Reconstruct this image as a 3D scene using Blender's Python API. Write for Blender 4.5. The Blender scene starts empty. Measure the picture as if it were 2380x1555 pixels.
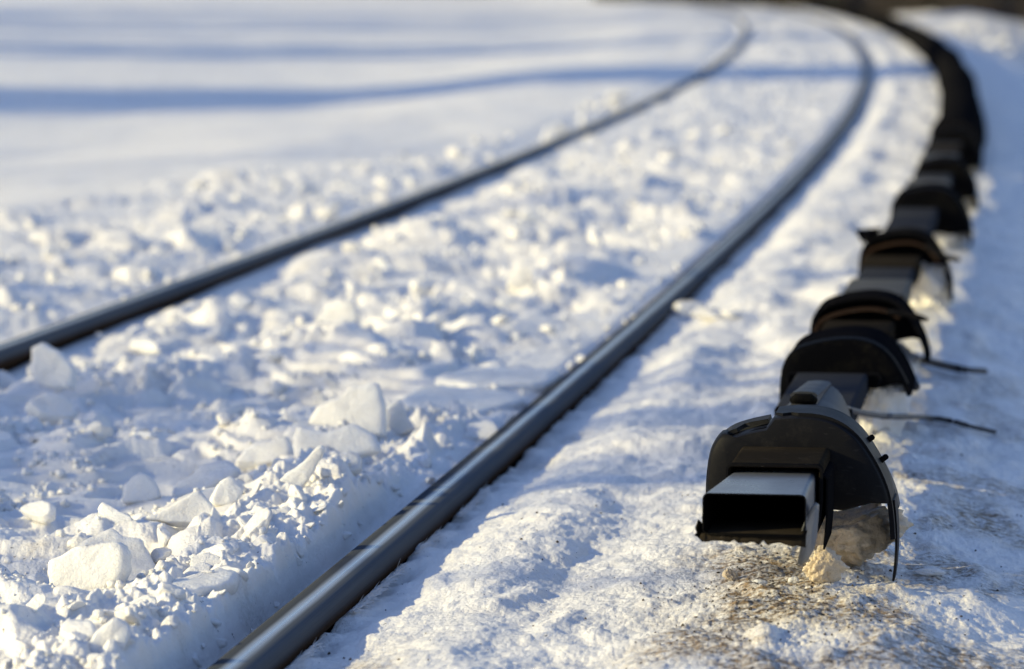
import bpy, bmesh, math, random
import numpy as np
from mathutils import Vector, noise as mnoise

# ------------------------------------------------------------------ camera, world, sun, exposure
sc = bpy.context.scene
F = 8921.0                      # focal length in reference pixels (picture 2379 wide)
CAMH = 0.995
PITCH = math.atan((777 + 71) / F)
cd = bpy.data.cameras.new("camera"); cam = bpy.data.objects.new("camera", cd)
sc.collection.objects.link(cam); sc.camera = cam
cam.location = (0, 0, CAMH); cam.rotation_euler = (math.pi / 2 - PITCH, 0, 0)
cd.sensor_width = 36; cd.lens = 135.0; cd.clip_start = 0.05; cd.clip_end = 5000
cd.dof.use_dof = True; cd.dof.focus_distance = 6.35; cd.dof.aperture_fstop = 4.3
SUN_EL = math.radians(20.5); SX, SY = -0.966, -0.259       # horizontal direction towards the sun
w = bpy.data.worlds.new("World"); sc.world = w; w.use_nodes = True
nt = w.node_tree; bg = nt.nodes["Background"]
sky = nt.nodes.new("ShaderNodeTexSky"); sky.sky_type = 'NISHITA'; sky.sun_disc = False
sky.sun_elevation = SUN_EL; sky.sun_rotation = math.atan2(SX, SY)
sky.air_density = 1.3; sky.dust_density = 0.5; sky.ozone_density = 2.2
tn = nt.nodes.new("ShaderNodeMix"); tn.data_type = 'RGBA'; tn.blend_type = 'MULTIPLY'; tn.inputs[0].default_value = 1.0
tn.inputs[7].default_value = (.97, .965, 1.22, 1); nt.links.new(sky.outputs[0], tn.inputs[6])
nt.links.new(tn.outputs[2], bg.inputs[0]); bg.inputs[1].default_value = 0.10
ld = bpy.data.lights.new("sun", 'SUN'); ld.energy = 3.7; ld.angle = math.radians(0.55); ld.color = (1.0, 0.86, 0.48)
sun = bpy.data.objects.new("sun", ld); sc.collection.objects.link(sun)
sun.rotation_euler = Vector((SX * math.cos(SUN_EL), SY * math.cos(SUN_EL), math.sin(SUN_EL))).to_track_quat('Z', 'Y').to_euler()
vs = sc.view_settings; vs.view_transform = 'Standard'; vs.look = 'None'; vs.gamma = 1; vs.use_curve_mapping = False
vs.exposure = 0.66
sc.cycles.max_bounces = 8; sc.cycles.diffuse_bounces = 4; sc.cycles.sample_clamp_indirect = 6

# ------------------------------------------------------------------ helpers
rng = np.random.RandomState(7); random.seed(5)
_c, _s = math.cos(PITCH), math.sin(PITCH)
def ray(px, py):
    u = (px - 1190) / F; v = (777 - py) / F
    return Vector((u, _c + v * _s, -_s + v * _c))
def at_h(px, py, z):            # point of the picture at height z
    d = ray(px, py); t = (CAMH - z) / (-d.z); return Vector((d.x * t, d.y * t, z))
def at_y(px, py, y):
    d = ray(px, py); t = y / d.y; return Vector((d.x * t, y, CAMH + d.z * t))
# track curve (right-hand rail centre) as x(y), heading(y)
_ds = 0.15; _n = 1900; _sv = np.arange(_n) * _ds
_k = 7.592828893811203e-4 + 2 * 3.338985966878164e-05 * _sv - 3 * 4.0635647838710203e-07 * _sv ** 2
_k[320:] = _k[320]
_h = 0.14555741725470256 - np.cumsum(_k) * _ds
_x = -0.9015111696478662 + np.cumsum(np.sin(_h)) * _ds; _y = 2 + np.cumsum(np.cos(_h)) * _ds
_x = np.concatenate([[_x[0] - 12 * math.tan(_h[0])], _x]); _y = np.concatenate([[_y[0] - 12], _y]); _h = np.concatenate([[_h[0]], _h])
def rail_x(y): return np.interp(y, _y, _x)
def heading(y): return np.interp(y, _y, _h)
def TR(n, y, z):                # track coordinates -> world
    h = float(heading(y)); return Vector((float(rail_x(y)) + n * math.cos(h), y - n * math.sin(h), z))
def TC(n, y, z): return TR(n, y + .73 * math.sin(float(heading(y))), z)
def lateral(x, y): return (x - rail_x(y)) * np.cos(heading(y))

def hsh(ix, iy, seed):
    v = (ix.astype(np.int64) * 374761393 + iy.astype(np.int64) * 668265263 + seed * 982451653) & 0xffffffff
    v = ((v ^ (v >> 13)) * 1274126177) & 0xffffffff
    v = ((v ^ (v >> 16)) * 2246822519) & 0xffffffff
    return ((v ^ (v >> 15)) & 0xffffff) / 16777216.0
def vn(x, y, seed=0):           # smooth gradient noise about -1..1
    ix = np.floor(x); iy = np.floor(y); fx = x - ix; fy = y - iy
    ux = fx * fx * fx * (fx * (fx * 6 - 15) + 10); uy = fy * fy * fy * (fy * (fy * 6 - 15) + 10)
    def g(a, b):
        r = hsh(ix + a, iy + b, seed) * 6.2831853
        return np.cos(r) * (fx - a) + np.sin(r) * (fy - b)
    a = g(0, 0) * (1 - ux) + g(1, 0) * ux; b = g(0, 1) * (1 - ux) + g(1, 1) * ux
    return (a * (1 - uy) + b * uy) * 1.5
def fbm(x, y, seed=0, oct=4, gain=0.5):
    t = 0; a = 1.0
    for i in range(oct):
        t = t + a * vn(x * 2 ** i + 13.7 * i, y * 2 ** i - 7.1 * i, seed + i); a *= gain
    return t
def plates(x, y, seed, rnd=0.25):     # broken blocks: every cell a tilted plate of its own height (0..1)
    ix = np.floor(x); iy = np.floor(y); f1 = np.full(x.shape, 9.0); f2 = np.full(x.shape, 9.0); hv = np.zeros(x.shape)
    for a in (-1, 0, 1):
        for b in (-1, 0, 1):
            cx = ix + a; cy = iy + b
            dx = cx + 0.15 + 0.7 * hsh(cx, cy, seed) - x; dy = cy + 0.15 + 0.7 * hsh(cx, cy, seed + 1) - y
            d = np.sqrt(dx * dx + dy * dy)
            v = hsh(cx, cy, seed + 2) ** 2 + (hsh(cx, cy, seed + 3) - .5) * dx * 1.3 + (hsh(cx, cy, seed + 4) - .5) * dy * 1.3
            nr = d < f1
            f2 = np.where(nr, f1, np.minimum(f2, d)); hv = np.where(nr, v, hv); f1 = np.where(nr, d, f1)
    e = np.clip((f2 - f1) / rnd, 0, 1); e = e * (2 - e)
    return np.clip(hv, 0, 1.2) * e
def ss(a, b, v):
    t = np.clip((v - a) / (b - a), 0, 1); return t * t * (3 - 2 * t)

CLEAR = [(at_h(a, b, -.01).x, at_h(a, b, -.01).y - .03, c) for a, b, c in ((200, 1375, .12), (430, 1215, .08), (490, 1165, .07), (690, 1140, .06), (830, 1000, .10),
         (780, 1060, .08), (120, 900, .10), (320, 1165, .05), (560, 1165, .05), (250, 1500, .08), (780, 1110, .06))]
def height(x, y, fine=True):
    x = np.asarray(x, float); y = np.asarray(y, float)
    n = lateral(x, y)
    far = ss(9, 30, y)
    wob = vn(y * 2.3, n * 0.4, 91) * .02 + vn(y * 8, n * 2, 92) * .008
    big = fbm(x * .9, y * .6, 3, 3)
    # ---- right of the right rail
    zr = -0.052 + .022 * ss(.05, .2, n + wob) + .032 * np.exp(-((n - .78) / .28) ** 2) + .010 * vn(n * 7, y * 1.1, 12) \
        + .007 * vn(n * 5 + 3, y * 4, 14) + .012 * np.exp(-((n - .27 - wob * 2) / .07) ** 2) + .008 * ss(.2, .9, vn(n * 11, y * 5, 15))
    zr = zr + .035 * ss(.0, .6, vn(n * 3.1 + 4, y * 1.9, 17)) * ss(7.0, 8.6, y) * ss(.12, .25, n) * (1 - ss(.5, .6, n))
    zr = zr - .16 * np.clip(n - .95, 0, .35) - ss(1.25, 4.2, n) * .9 * (1 - ss(60, 80, y)) + .16 * np.exp(-((n - 3.1) / .9) ** 2) * ss(50, 62, y) + ss(5.5, 10, n) * .7
    zr = zr + ss(1.0, 1.5, n) * (.05 * big * ss(8, 14, y))
    # ---- between the rails
    gro = ss(-.093, -.132, n + wob * .7)                       # 0 in the flangeway, 1 on the bank
    keep = 1 - ss(7.15, 7.9, y + vn(n * 3, y * 2, 5) * .2)          # the cut groove only in the near part
    zi = -0.05 + gro * (.070 + .016 * vn(n * 9, y * 4, 8)) * keep + (1 - keep) * (.028 + .014 * ss(-.045, -.1, n))
    bank = np.exp(-((n + .25) / .13) ** 2) * keep
    zi = zi + bank * .015 - ss(-.35, -.7, n) * .02 * keep
    zi = zi - .045 * ss(-1.3, -1.5, n + wob) * (1 - .35 * ss(9, 14, y) - .25 * far) + .012 * big
    ci = ss(-.095, -.15, n) * ss(-1.54, -1.38, n)
    dens = ss(-.25, .35, fbm(x * 2.1, y * 1.1, 31, 2) + .15 - .5 * ss(-.8, -.2, n) * ss(10, 13, y))
    terr = fbm(x * 1.7 + 5, y * 1.15, 33, 3) * 3.2; tf = terr - np.floor(terr)
    zi = zi + (.020 * (np.floor(terr) + ss(.70, 1, tf)) * ci * ss(-.2, -.34, n)) * (1 - .4 * far) - .006
    # ---- left of the left rail
    zl = -.012 - .03 * ss(-1.66, -1.72, n) + .03 * ss(-1.72, -2.0, n) + .03 * big * ss(-1.7, -2.2, n) * (1 - ss(-3., -4.2, n))
    d = -n - 3.1
    zl = zl - ss(-1.0, 3.4, d + .8 * fbm(x * .35, y * .12, 46, 2)) * .24 + .014 * np.clip(d - 1.9, 0, 4) + .01 * np.clip(d - 5.9, 0, 60) + (.05 * fbm(x * .16, y * .08, 44, 2) + .012 * fbm(x * .9, y * .35, 47, 3)) * ss(0, 2, d)
    el = -1.75 - 1.8 * (1 - ss(15, 24, y)); cl = ss(-1.66, -1.8, n) * (1 - ss(el + .25, el - .35, n + .3 * fbm(x * .7, y * .3, 77, 2)))
    zr = zr + (.005 + .006 * ss(9, 14, y)) * (1 - ss(.25, .5, n))
    z = np.where(n > 0, zr, np.where(n > -1.595, zi, zl))
    ch = np.where(n > -1.595, ci * (.25 + .75 * dens), cl)
    ch = np.where(n > 0, 0.0, ch) * (1 - .35 * far)
    for cx_, cy_, rr_ in CLEAR: ch = ch * (1 - .88 * np.exp(-((x - cx_) ** 2 + ((y - cy_) * .6) ** 2) / rr_ ** 2))
    if fine:
        m = ch > .01
        if m.any():
            xx = x[m]; yy = y[m]; c = ch[m]
            wx = xx + .02 * vn(xx * 14, yy * 14, 61); wy = yy + .02 * vn(xx * 14, yy * 14, 62)
            big2 = ss(-.15, .5, fbm(xx * 2.7, yy * 1.9, 66, 2)); clu = ss(-.1, .45, fbm(xx * 5.3 + 9, yy * 3.4, 67, 3))
            p = .060 * plates(wx * 4.6, wy * 3.6, 101, .4) * big2 + .027 * plates(wx * 10, wy * 8.5, 111, .5) * clu * (1 - .5 * ss(10, 18, yy)) \
                + .007 * plates(wx * 24, wy * 21, 121, .6) * clu * (.3 + .7 * big2) * (1 - .85 * ss(9, 15, yy))
            p = p + .006 * fbm(xx * 11, yy * 8, 68, 5, .6) + .016 * vn(xx * 2.3, yy * 1.7, 69)
            z[m] += c * p
        q = (n > 0) & (n < 3)
        if q.any():
            xx = x[q]; yy = y[q]; nn = n[q]
            dirty = np.exp(-((nn - .78) / .28) ** 2)
            z[q] += .0046 * fbm(nn * 16, yy * 12, 71, 5, .52) + .010 * vn(yy * 13, nn * 9, 89) * (1 - ss(.05, .085, nn)) + .0028 * dirty * plates(xx * 85, yy * 60, 131, .5) \
                + .012 * ss(.35, .95, vn(xx * 12, yy * 8, 73)) * (.3 + dirty) + .0013 * (plates(nn * 40, yy * 22, 141, .5) - .2) * ss(.06, .1, nn)
        # wall and floor of the groove: crystalline
        g = (n <= 0) & (n > -.3) & (y < 9)
        if g.any():
            xx = x[g]; yy = y[g]
            z[g] += (.0045 * fbm(xx * 50, yy * 30, 81, 3) + .014 * fbm(xx * 19, yy * 14, 82, 3) + .005 * fbm(xx * 46, yy * 40, 87, 2)) * ss(-.09, -.125, n[g]) + .002 * fbm(xx * 30, yy * 20, 83, 3) + .013 * ss(-.11, -.17, n[g]) * vn(xx * 22, yy * 17, 85)
    # keep clear of the rail heads
    for c0 in (0.0, -1.595):
        k = np.exp(-((n - c0) / (.0395 + .003 * vn(y * 9, n * 0, 95) + .0015 * vn(y * 31, n * 0, 96))) ** 4)
        z = np.minimum(z, -.02 - .1 * k + .2 * (1 - k))
    return z
def hz(x, y): return float(height(np.array([x]), np.array([y]))[0])

# ------------------------------------------------------------------ materials
def mat(name):
    m = bpy.data.materials.new(name); m.use_nodes = True
    return m, m.node_tree, m.node_tree.nodes["Principled BSDF"]
def N(nt, t, **kw):
    n = nt.nodes.new(t)
    for k, v in kw.items():
        if k in ('data_type', 'blend_type', 'operation', 'feature', 'musgrave_type', 'noise_dimensions', 'clamp'): setattr(n, k, v)
        else: n.inputs[k].default_value = v
    return n
def ramp(nt, fac, stops):
    r = nt.nodes.new("ShaderNodeValToRGB"); e = r.color_ramp.elements
    while len(e) < len(stops): e.new(0.5)
    for i, (p, c) in enumerate(stops):
        e[i].position = p; e[i].color = (c if len(c) == 4 else (*c, 1))
    nt.links.new(fac, r.inputs[0]); return r.outputs[0]
def mix(nt, fac, a, b, bt='MIX'):
    m = nt.nodes.new("ShaderNodeMix"); m.data_type = 'RGBA'; m.blend_type = bt
    for s, v in ((m.inputs[0], fac), (m.inputs[6], a), (m.inputs[7], b)):
        if hasattr(v, 'is_linked'): nt.links.new(v, s)
        else: s.default_value = v if not isinstance(v, tuple) or len(v) == 4 else (*v, 1)
    return m.outputs[2]
def math_(nt, op, a, b=None, c=False):
    m = nt.nodes.new("ShaderNodeMath"); m.operation = op; m.use_clamp = c
    for s, v in zip(m.inputs, (a, b)):
        if v is None: continue
        if hasattr(v, 'is_linked'): nt.links.new(v, s)
        else: s.default_value = v
    return m.outputs[0]
def noise_(nt, co, scale, detail=4, rough=.55):
    n = N(nt, "ShaderNodeTexNoise", Scale=scale, Detail=detail, Roughness=rough); nt.links.new(co, n.inputs[0]); return n.outputs[0]
def pos(nt, sx=1, sy=1, sz=1, obj=False):
    g = nt.nodes.new("ShaderNodeTexCoord").outputs[3] if obj else nt.nodes.new("ShaderNodeNewGeometry").outputs[0]
    m = N(nt, "ShaderNodeMapping"); m.inputs['Scale'].default_value = (sx, sy, sz); nt.links.new(g, m.inputs[0]); return m.outputs[0]

def snow_mat(name, tint=(.86, .84, .80), sss=.25, rad=.02, dirt=0.0, attr=False, obj=False):
    m, nt, b = mat(name); co = pos(nt, obj=obj)
    fine = noise_(nt, co, 330, 3, .7); mid = noise_(nt, co, 60, 5, .6); lo = noise_(nt, co, 7, 5, .6)
    col = mix(nt, ramp(nt, lo, [(.35, (0, 0, 0)), (.7, (1, 1, 1))]), tint, tuple(c * k for c, k in zip(tint, (.96, .95, .93))))
    grain = ramp(nt, noise_(nt, co, 230, 2, .8), [(.56, (0, 0, 0)), (.66, (1, 1, 1))])
    if attr:
        a = nt.nodes.new("ShaderNodeAttribute"); a.attribute_name = "dirt"; dm = a.outputs[2]
        d1 = math_(nt, 'MULTIPLY', dm, ramp(nt, mid, [(.38, (.05, .05, .05)), (.66, (1, 1, 1))]), True)
        brown = mix(nt, ramp(nt, noise_(nt, co, 140, 3), [(.4, (0, 0, 0)), (.62, (1, 1, 1))]), (.36, .25, .13), (.07, .05, .035))
        col = mix(nt, math_(nt, 'MULTIPLY', d1, 1.35, True), col, brown)
        sp = math_(nt, 'MULTIPLY', math_(nt, 'ADD', dm, .10), grain, True)
        col = mix(nt, sp, col, (.10, .085, .065))
        specks = ramp(nt, noise_(nt, co, 95, 2, .5), [(.735, (0, 0, 0)), (.75, (1, 1, 1))])
        col = mix(nt, specks, col, (.06, .05, .045))
    elif dirt:
        d1 = math_(nt, 'MULTIPLY', ramp(nt, noise_(nt, co, 18, 5), [(.42, (0, 0, 0)), (.68, (1, 1, 1))]), dirt, True)
        col = mix(nt, d1, col, (.42, .34, .22)); col = mix(nt, math_(nt, 'MULTIPLY', grain, dirt, True), col, (.12, .09, .06))
    nt.links.new(col, b.inputs['Base Color'])
    b.inputs['Roughness'].default_value = .55; b.inputs['IOR'].default_value = 1.31
    b.inputs['Subsurface Weight'].default_value = sss; b.inputs['Subsurface Radius'].default_value = (1.0, .95, .85); b.inputs['Subsurface Scale'].default_value = rad
    b.inputs['Coat Weight'].default_value = .28 if attr else .5; b.inputs['Coat Roughness'].default_value = .32 if attr else .14; b.inputs['Coat IOR'].default_value = 1.31
    hgt = math_(nt, 'ADD', math_(nt, 'MULTIPLY', fine, .4), math_(nt, 'ADD', math_(nt, 'MULTIPLY', mid, .7), math_(nt, 'MULTIPLY', noise_(nt, co, 150, 3, .6), .7)))
    if not attr: hgt = math_(nt, 'ADD', hgt, math_(nt, 'MULTIPLY', noise_(nt, co, 22, 4, .6), 1.0))
    bp = N(nt, "ShaderNodeBump", Strength=.8, Distance=.0045); nt.links.new(hgt, bp.inputs['Height']); nt.links.new(bp.outputs[0], b.inputs['Normal'])
    cr = N(nt, "ShaderNodeTexVoronoi", Scale=420.0); nt.links.new(co, cr.inputs[0])
    cb = N(nt, "ShaderNodeBump", Strength=1.0, Distance=.004); nt.links.new(cr.outputs[1], cb.inputs['Height']); nt.links.new(bp.outputs[0], cb.inputs['Normal'])
    nt.links.new(cb.outputs[0], b.inputs['Coat Normal'])
    return m
M_ground = snow_mat("trackside_snow", tint=(.85, .83, .79), attr=True, sss=.2, rad=.012)
M_lump = snow_mat("snow_lump", tint=(.84, .825, .79), sss=.3, rad=.015, dirt=.10)
M_slab = snow_mat("ice_slab", tint=(.83, .82, .79), sss=.6, rad=.03, dirt=.10)
M_dirty = snow_mat("dirty_ice", tint=(.62, .51, .37), sss=.35, rad=.015, dirt=.3)

def plastic(name, col=(.016, .016, .017), rough=.42, dust=.35, dustcol=(.12, .10, .075), spec=.5, scale=1.0, scratch=.25):
    m, nt, b = mat(name); co = pos(nt, obj=True)
    n1 = noise_(nt, co, 14 * scale, 5, .65); n2 = noise_(nt, co, 180 * scale, 3, .7)
    f = math_(nt, 'MULTIPLY', ramp(nt, n1, [(.52, (0, 0, 0)), (.70, (1, 1, 1))]), ramp(nt, n2, [(.38, (.15, .15, .15)), (.66, (1, 1, 1))]))
    c = mix(nt, math_(nt, 'MULTIPLY', f, dust), col, dustcol)
    sc_ = N(nt, "ShaderNodeTexNoise", Scale=1, Detail=3); mp = pos(nt, 30, 400, 200, True); nt.links.new(mp, sc_.inputs[0])
    scr = ramp(nt, sc_.outputs[0], [(.66, (0, 0, 0)), (.70, (1, 1, 1))])
    c = mix(nt, math_(nt, 'MULTIPLY', scr, scratch), c, (.14, .13, .12))
    nt.links.new(c, b.inputs['Base Color'])
    r = math_(nt, 'ADD', math_(nt, 'MULTIPLY', n1, .3), rough - .15); nt.links.new(r, b.inputs['Roughness'])
    b.inputs['Specular IOR Level'].default_value = spec
    bp = N(nt, "ShaderNodeBump", Strength=.35, Distance=.002); nt.links.new(n1, bp.inputs['Height'])
    b2 = N(nt, "ShaderNodeBump", Strength=.25, Distance=.0006); nt.links.new(n2, b2.inputs['Height']); nt.links.new(bp.outputs[0], b2.inputs['Normal'])
    nt.links.new(b2.outputs[0], b.inputs['Normal'])
    return m
M_hood = plastic("black_plastic", col=(.007, .007, .008), rough=.6, dust=.22, dustcol=(.03, .026, .02), spec=.0)
M_band = plastic("pale_band", col=(.07, .066, .055), rough=.6, dust=.5, dustcol=(.11, .10, .08), spec=.05)  # paler brownish tone for some of the sleeves
M_near = plastic("scuffed_black_plastic", col=(.008, .008, .009), rough=.5, dust=.4, dustcol=(.045, .04, .032), spec=.06, scratch=.05)
M_plate = plastic("black_plate", col=(.003, .003, .0035), rough=.6, dust=.45, dustcol=(.035, .031, .018), spec=.02, scratch=.03)
M_box = plastic("box_plastic", col=(.034, .037, .044), rough=.5, dust=.3, dustcol=(.045, .04, .032), spec=.0)
M_rim = plastic("highlit_rim", col=(.012, .012, .012), rough=.6, dust=.8, dustcol=(.13, .12, .105), spec=.1)  # pale dusty tone paints the edge highlight onto the broken rim
M_boxtop = plastic("worn_sheen_box_top", col=(.11, .12, .135), rough=.3, dust=.55, dustcol=(.03, .03, .032), spec=.6)  # worn plastic; pale blue-grey base paints in the sky sheen
M_sleeve = plastic("sleeve_plastic", col=(.022, .018, .013), rough=.6, dust=.6, dustcol=(.06, .045, .027), spec=.0)
M_grey = plastic("grey_cover", col=(.034, .037, .042), rough=.5, dust=.5, dustcol=(.09, .08, .065), spec=.12)
M_cable = plastic("cable_rubber", col=(.02, .02, .022), rough=.5, dust=.3, scale=2)
M_flap = plastic("worn_flap", col=(.10, .105, .11), rough=.35, dust=.5, dustcol=(.25, .2, .14))
m, nt_, b_ = mat("rail_steel"); M_steel = m
uvn = nt_.nodes.new("ShaderNodeUVMap"); uvn.uv_map = "UVMap"
def uvmap(su, sv):
    mp = N(nt_, "ShaderNodeMapping"); mp.inputs['Scale'].default_value = (su, sv, 1); nt_.links.new(uvn.outputs[0], mp.inputs[0]); return mp.outputs[0]
st = noise_(nt_, uvmap(420, 1.2), 1, 5, .6); bl = noise_(nt_, uvmap(30, 2.2), 1, 4, .6); sp_ = noise_(nt_, uvmap(260, 90), 1, 3)
sep = nt_.nodes.new("ShaderNodeSeparateXYZ"); nt_.links.new(uvn.outputs[0], sep.inputs[0])
uu = math_(nt_, 'ADD', sep.outputs[0], math_(nt_, 'MULTIPLY', math_(nt_, 'SUBTRACT', bl, .5), .008))
# worn band with sky-reflection streak painted in, slate-sheen shoulders, rusty flanks
P_ = math_(nt_, 'MULTIPLY', math_(nt_, 'ADD', uu, .2), 2.5)
band = ramp(nt_, P_, [(.375, (0, 0, 0)), (.39, (.9, .9, .9)), (.5, (1, 1, 1)), (.585, (1, 1, 1)), (.612, (.7, .7, .7)), (.634, (0, 0, 0))])
pol_streak = ramp(nt_, P_, [(.462, (0, 0, 0)), (.482, (.6, .6, .6)), (.498, (1, 1, 1)), (.512, (.7, .7, .7)), (.535, (.08, .08, .08)), (.60, (.05, .05, .05)), (.63, (0, 0, 0))])
rust = mix(nt_, sp_, (.018, .013, .010), (.065, .04, .025))
dull = mix(nt_, st, (.044, .051, .060), (.085, .096, .110))
steel = mix(nt_, pol_streak, dull, mix(nt_, st, (.30, .33, .36), (.66, .71, .75)))
nt_.links.new(mix(nt_, band, rust, steel), b_.inputs['Base Color'])
nt_.links.new(math_(nt_, 'MULTIPLY', pol_streak, .9), b_.inputs['Metallic'])
nt_.links.new(math_(nt_, 'ADD', math_(nt_, 'ADD', math_(nt_, 'MULTIPLY', band, -.22), math_(nt_, 'MULTIPLY', pol_streak, -.27)), math_(nt_, 'ADD', math_(nt_, 'MULTIPLY', st, .16), .62)), b_.inputs['Roughness']); b_.inputs['Specular IOR Level'].default_value = .0
bb = N(nt_, "ShaderNodeBump", Strength=.25, Distance=.0008); nt_.links.new(math_(nt_, 'ADD', st, math_(nt_, 'MULTIPLY', sp_, .4)), bb.inputs['Height']); nt_.links.new(bb.outputs[0], b_.inputs['Normal'])
def simple(name, col, rough=.8, var=.3, scale=8):
    m, nt, b = mat(name); n = noise_(nt, pos(nt, obj=True), scale, 4)
    nt.links.new(mix(nt, n, tuple(c * (1 - var) for c in col), tuple(c * (1 + var) for c in col)), b.inputs['Base Color']); b.inputs['Roughness'].default_value = rough
    return m
M_bark = simple("bark", (.11, .08, .055)); M_needle = simple("needles", (.02, .026, .016), scale=3); M_twig = simple("twigs", (.035, .026, .018))

# ------------------------------------------------------------------ object helpers
def link(name, verts, faces, m, parent=None, smooth=True, loc=None, uv=None):
    me = bpy.data.meshes.new(name); v = [tuple(p) for p in verts]
    if loc is not None: v = [(a - loc[0], b - loc[1], c - loc[2]) for a, b, c in v]
    me.from_pydata(v, [], faces)
    for mm in (m if isinstance(m, (list, tuple)) else [m]): me.materials.append(mm)
    if smooth: me.shade_smooth()
    o = bpy.data.objects.new(name, me); sc.collection.objects.link(o)
    if parent is not None: o.parent = parent
    elif loc is not None: o.location = loc
    return o
def tag(o, label=None, cat=None, group=None, kind=None):
    if label: o['label'] = label
    if cat: o['category'] = cat
    if group: o['group'] = group
    if kind: o['kind'] = kind
    return o
def empty(name, loc):
    e = bpy.data.objects.new(name, None); e.location = loc; e.empty_display_size = .05; sc.collection.objects.link(e); return e
def sharp(o, ang=35):
    me = o.data; bm = bmesh.new(); bm.from_mesh(me)
    for e in bm.edges:
        if len(e.link_faces) == 2 and e.calc_face_angle(0) > math.radians(ang): e.smooth = False
    bmesh.ops.recalc_face_normals(bm, faces=bm.faces); bm.to_mesh(me); bm.free(); return o
def loft(rings, closed=True, caps=True):
    n = len(rings[0]); v = [p for r in rings for p in r]; f = []
    for i in range(len(rings) - 1):
        for j in range(n if closed else n - 1):
            k = (j + 1) % n; f.append((i * n + j, i * n + k, (i + 1) * n + k, (i + 1) * n + j))
    if caps: f.append(tuple(range(n))[::-1]); f.append(tuple(range((len(rings) - 1) * n, len(rings) * n)))
    return v, f
def tube(pts, rads, seg=8):
    rings = []
    for i, p in enumerate(pts):
        a = pts[max(i - 1, 0)]; b = pts[min(i + 1, len(pts) - 1)]; d = (Vector(b) - Vector(a)).normalized()
        u = d.orthogonal().normalized(); w_ = d.cross(u)
        if i and rings: pass
        rings.append([Vector(p) + (u * math.cos(t) + w_ * math.sin(t)) * rads[i] for t in [2 * math.pi * k / seg for k in range(seg)]])
    return loft(rings)

# ------------------------------------------------------------------ snow ground (one sheet to the horizon)
def build_ground():
    ys = [2.4]
    while ys[-1] < 400:
        y = ys[-1]; px = y * y / 3840.0
        st = px * (.62 if 4.8 < y < 10 else (.9 if y < 16 else 1.3)); st = max(st, .0045) if y > 4.8 else .02
        ys.append(y + min(st, 6))
    ys += [500, 700, 1000, 1500, 2500, 4000]
    ys = np.array([-60, -20, -8, -3, 0, 1, 1.8] + ys)
    a = np.linspace(-.148, .148, 1340)
    out = .148 + np.cumsum(.0004 * 1.07 ** np.arange(118))
    a = np.concatenate([-out[::-1], a, out])
    Y = ys[:, None] * np.ones(len(a))[None]
    yw = np.maximum(np.maximum(ys, 3.0), -ys * 1.5)
    X = a[None] * yw[:, None]
    Z = height(X.ravel(), Y.ravel()).reshape(X.shape)
    ny, nx = X.shape
    v = np.stack([X, Y, Z], -1).reshape(-1, 3).astype(np.float32)
    idx = np.arange(ny * nx).reshape(ny, nx)
    q = np.stack([idx[:-1, :-1], idx[:-1, 1:], idx[1:, 1:], idx[1:, :-1]], -1).reshape(-1, 4).astype(np.int32)
    me = bpy.data.meshes.new("snow_ground"); me.vertices.add(len(v)); me.vertices.foreach_set("co", v.ravel())
    me.loops.add(q.size); me.loops.foreach_set("vertex_index", q.ravel())
    me.polygons.add(len(q)); me.polygons.foreach_set("loop_start", np.arange(0, q.size, 4, dtype=np.int32)); 
    me.update(calc_edges=True); me.shade_smooth()
    xr = X.ravel(); yr = Y.ravel(); n = lateral(xr, yr)
    dirt = np.exp(-((n - .74) / .16) ** 2) * ss(.0, .6, vn(xr * 6, yr * 3, 201) + .3) * (1 - ss(6.2, 7.0, yr)) * ss(4.6, 5.6, yr) * 1.0
    dirt += 1.3 * np.exp(-(((n - .735) / .10) ** 2 + ((yr - 6.13) / .30) ** 2)) * ss(-.6, .3, vn(xr * 14, yr * 9, 207)) + .8 * ss(.35, .8, vn(xr * 7 + 2, yr * 4, 202)) * ss(.6, .75, n) * (1 - ss(7, 9, yr))
    dirt += .55 * ss(.45, .7, n) * ss(.1, .7, fbm(xr * 4, yr * 2.4, 208, 3)) * (1 - ss(6.5, 9, yr))
    dirt += .8 * np.exp(-(((n - .15) / .06) ** 2 + ((yr - 5.5) / .22) ** 2)) + .7 * np.exp(-(((n - 1.02) / .08) ** 2 + ((yr - 5.65) / .2) ** 2))
    dirt += .25 * ss(.5, .9, n) * ss(.0, .6, vn(xr * 5, yr * 3, 203)) * (1 - ss(12, 20, yr))
    dirt += .5 * ss(.82, 1.0, n) * ss(-.1, .5, fbm(xr * 5, yr * 2.2, 209, 3)) * (1 - ss(9, 14, yr))
    dirt += .22 * ss(.25, .8, vn(xr * 9, yr * 6, 204)) * (n < 0)
    dirt += .5 * np.exp(-((n - .09) / .04) ** 2) * ss(.2, .7, vn(xr * 6, yr * 5, 205))
    at = me.attributes.new("dirt", 'FLOAT', 'POINT'); at.data.foreach_set("value", np.clip(dirt, 0, 1).astype(np.float32))
    me.materials.append(M_ground)
    o = bpy.data.objects.new("snow_ground", me); sc.collection.objects.link(o); tag(o, kind='structure'); return o
build_ground()

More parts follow.
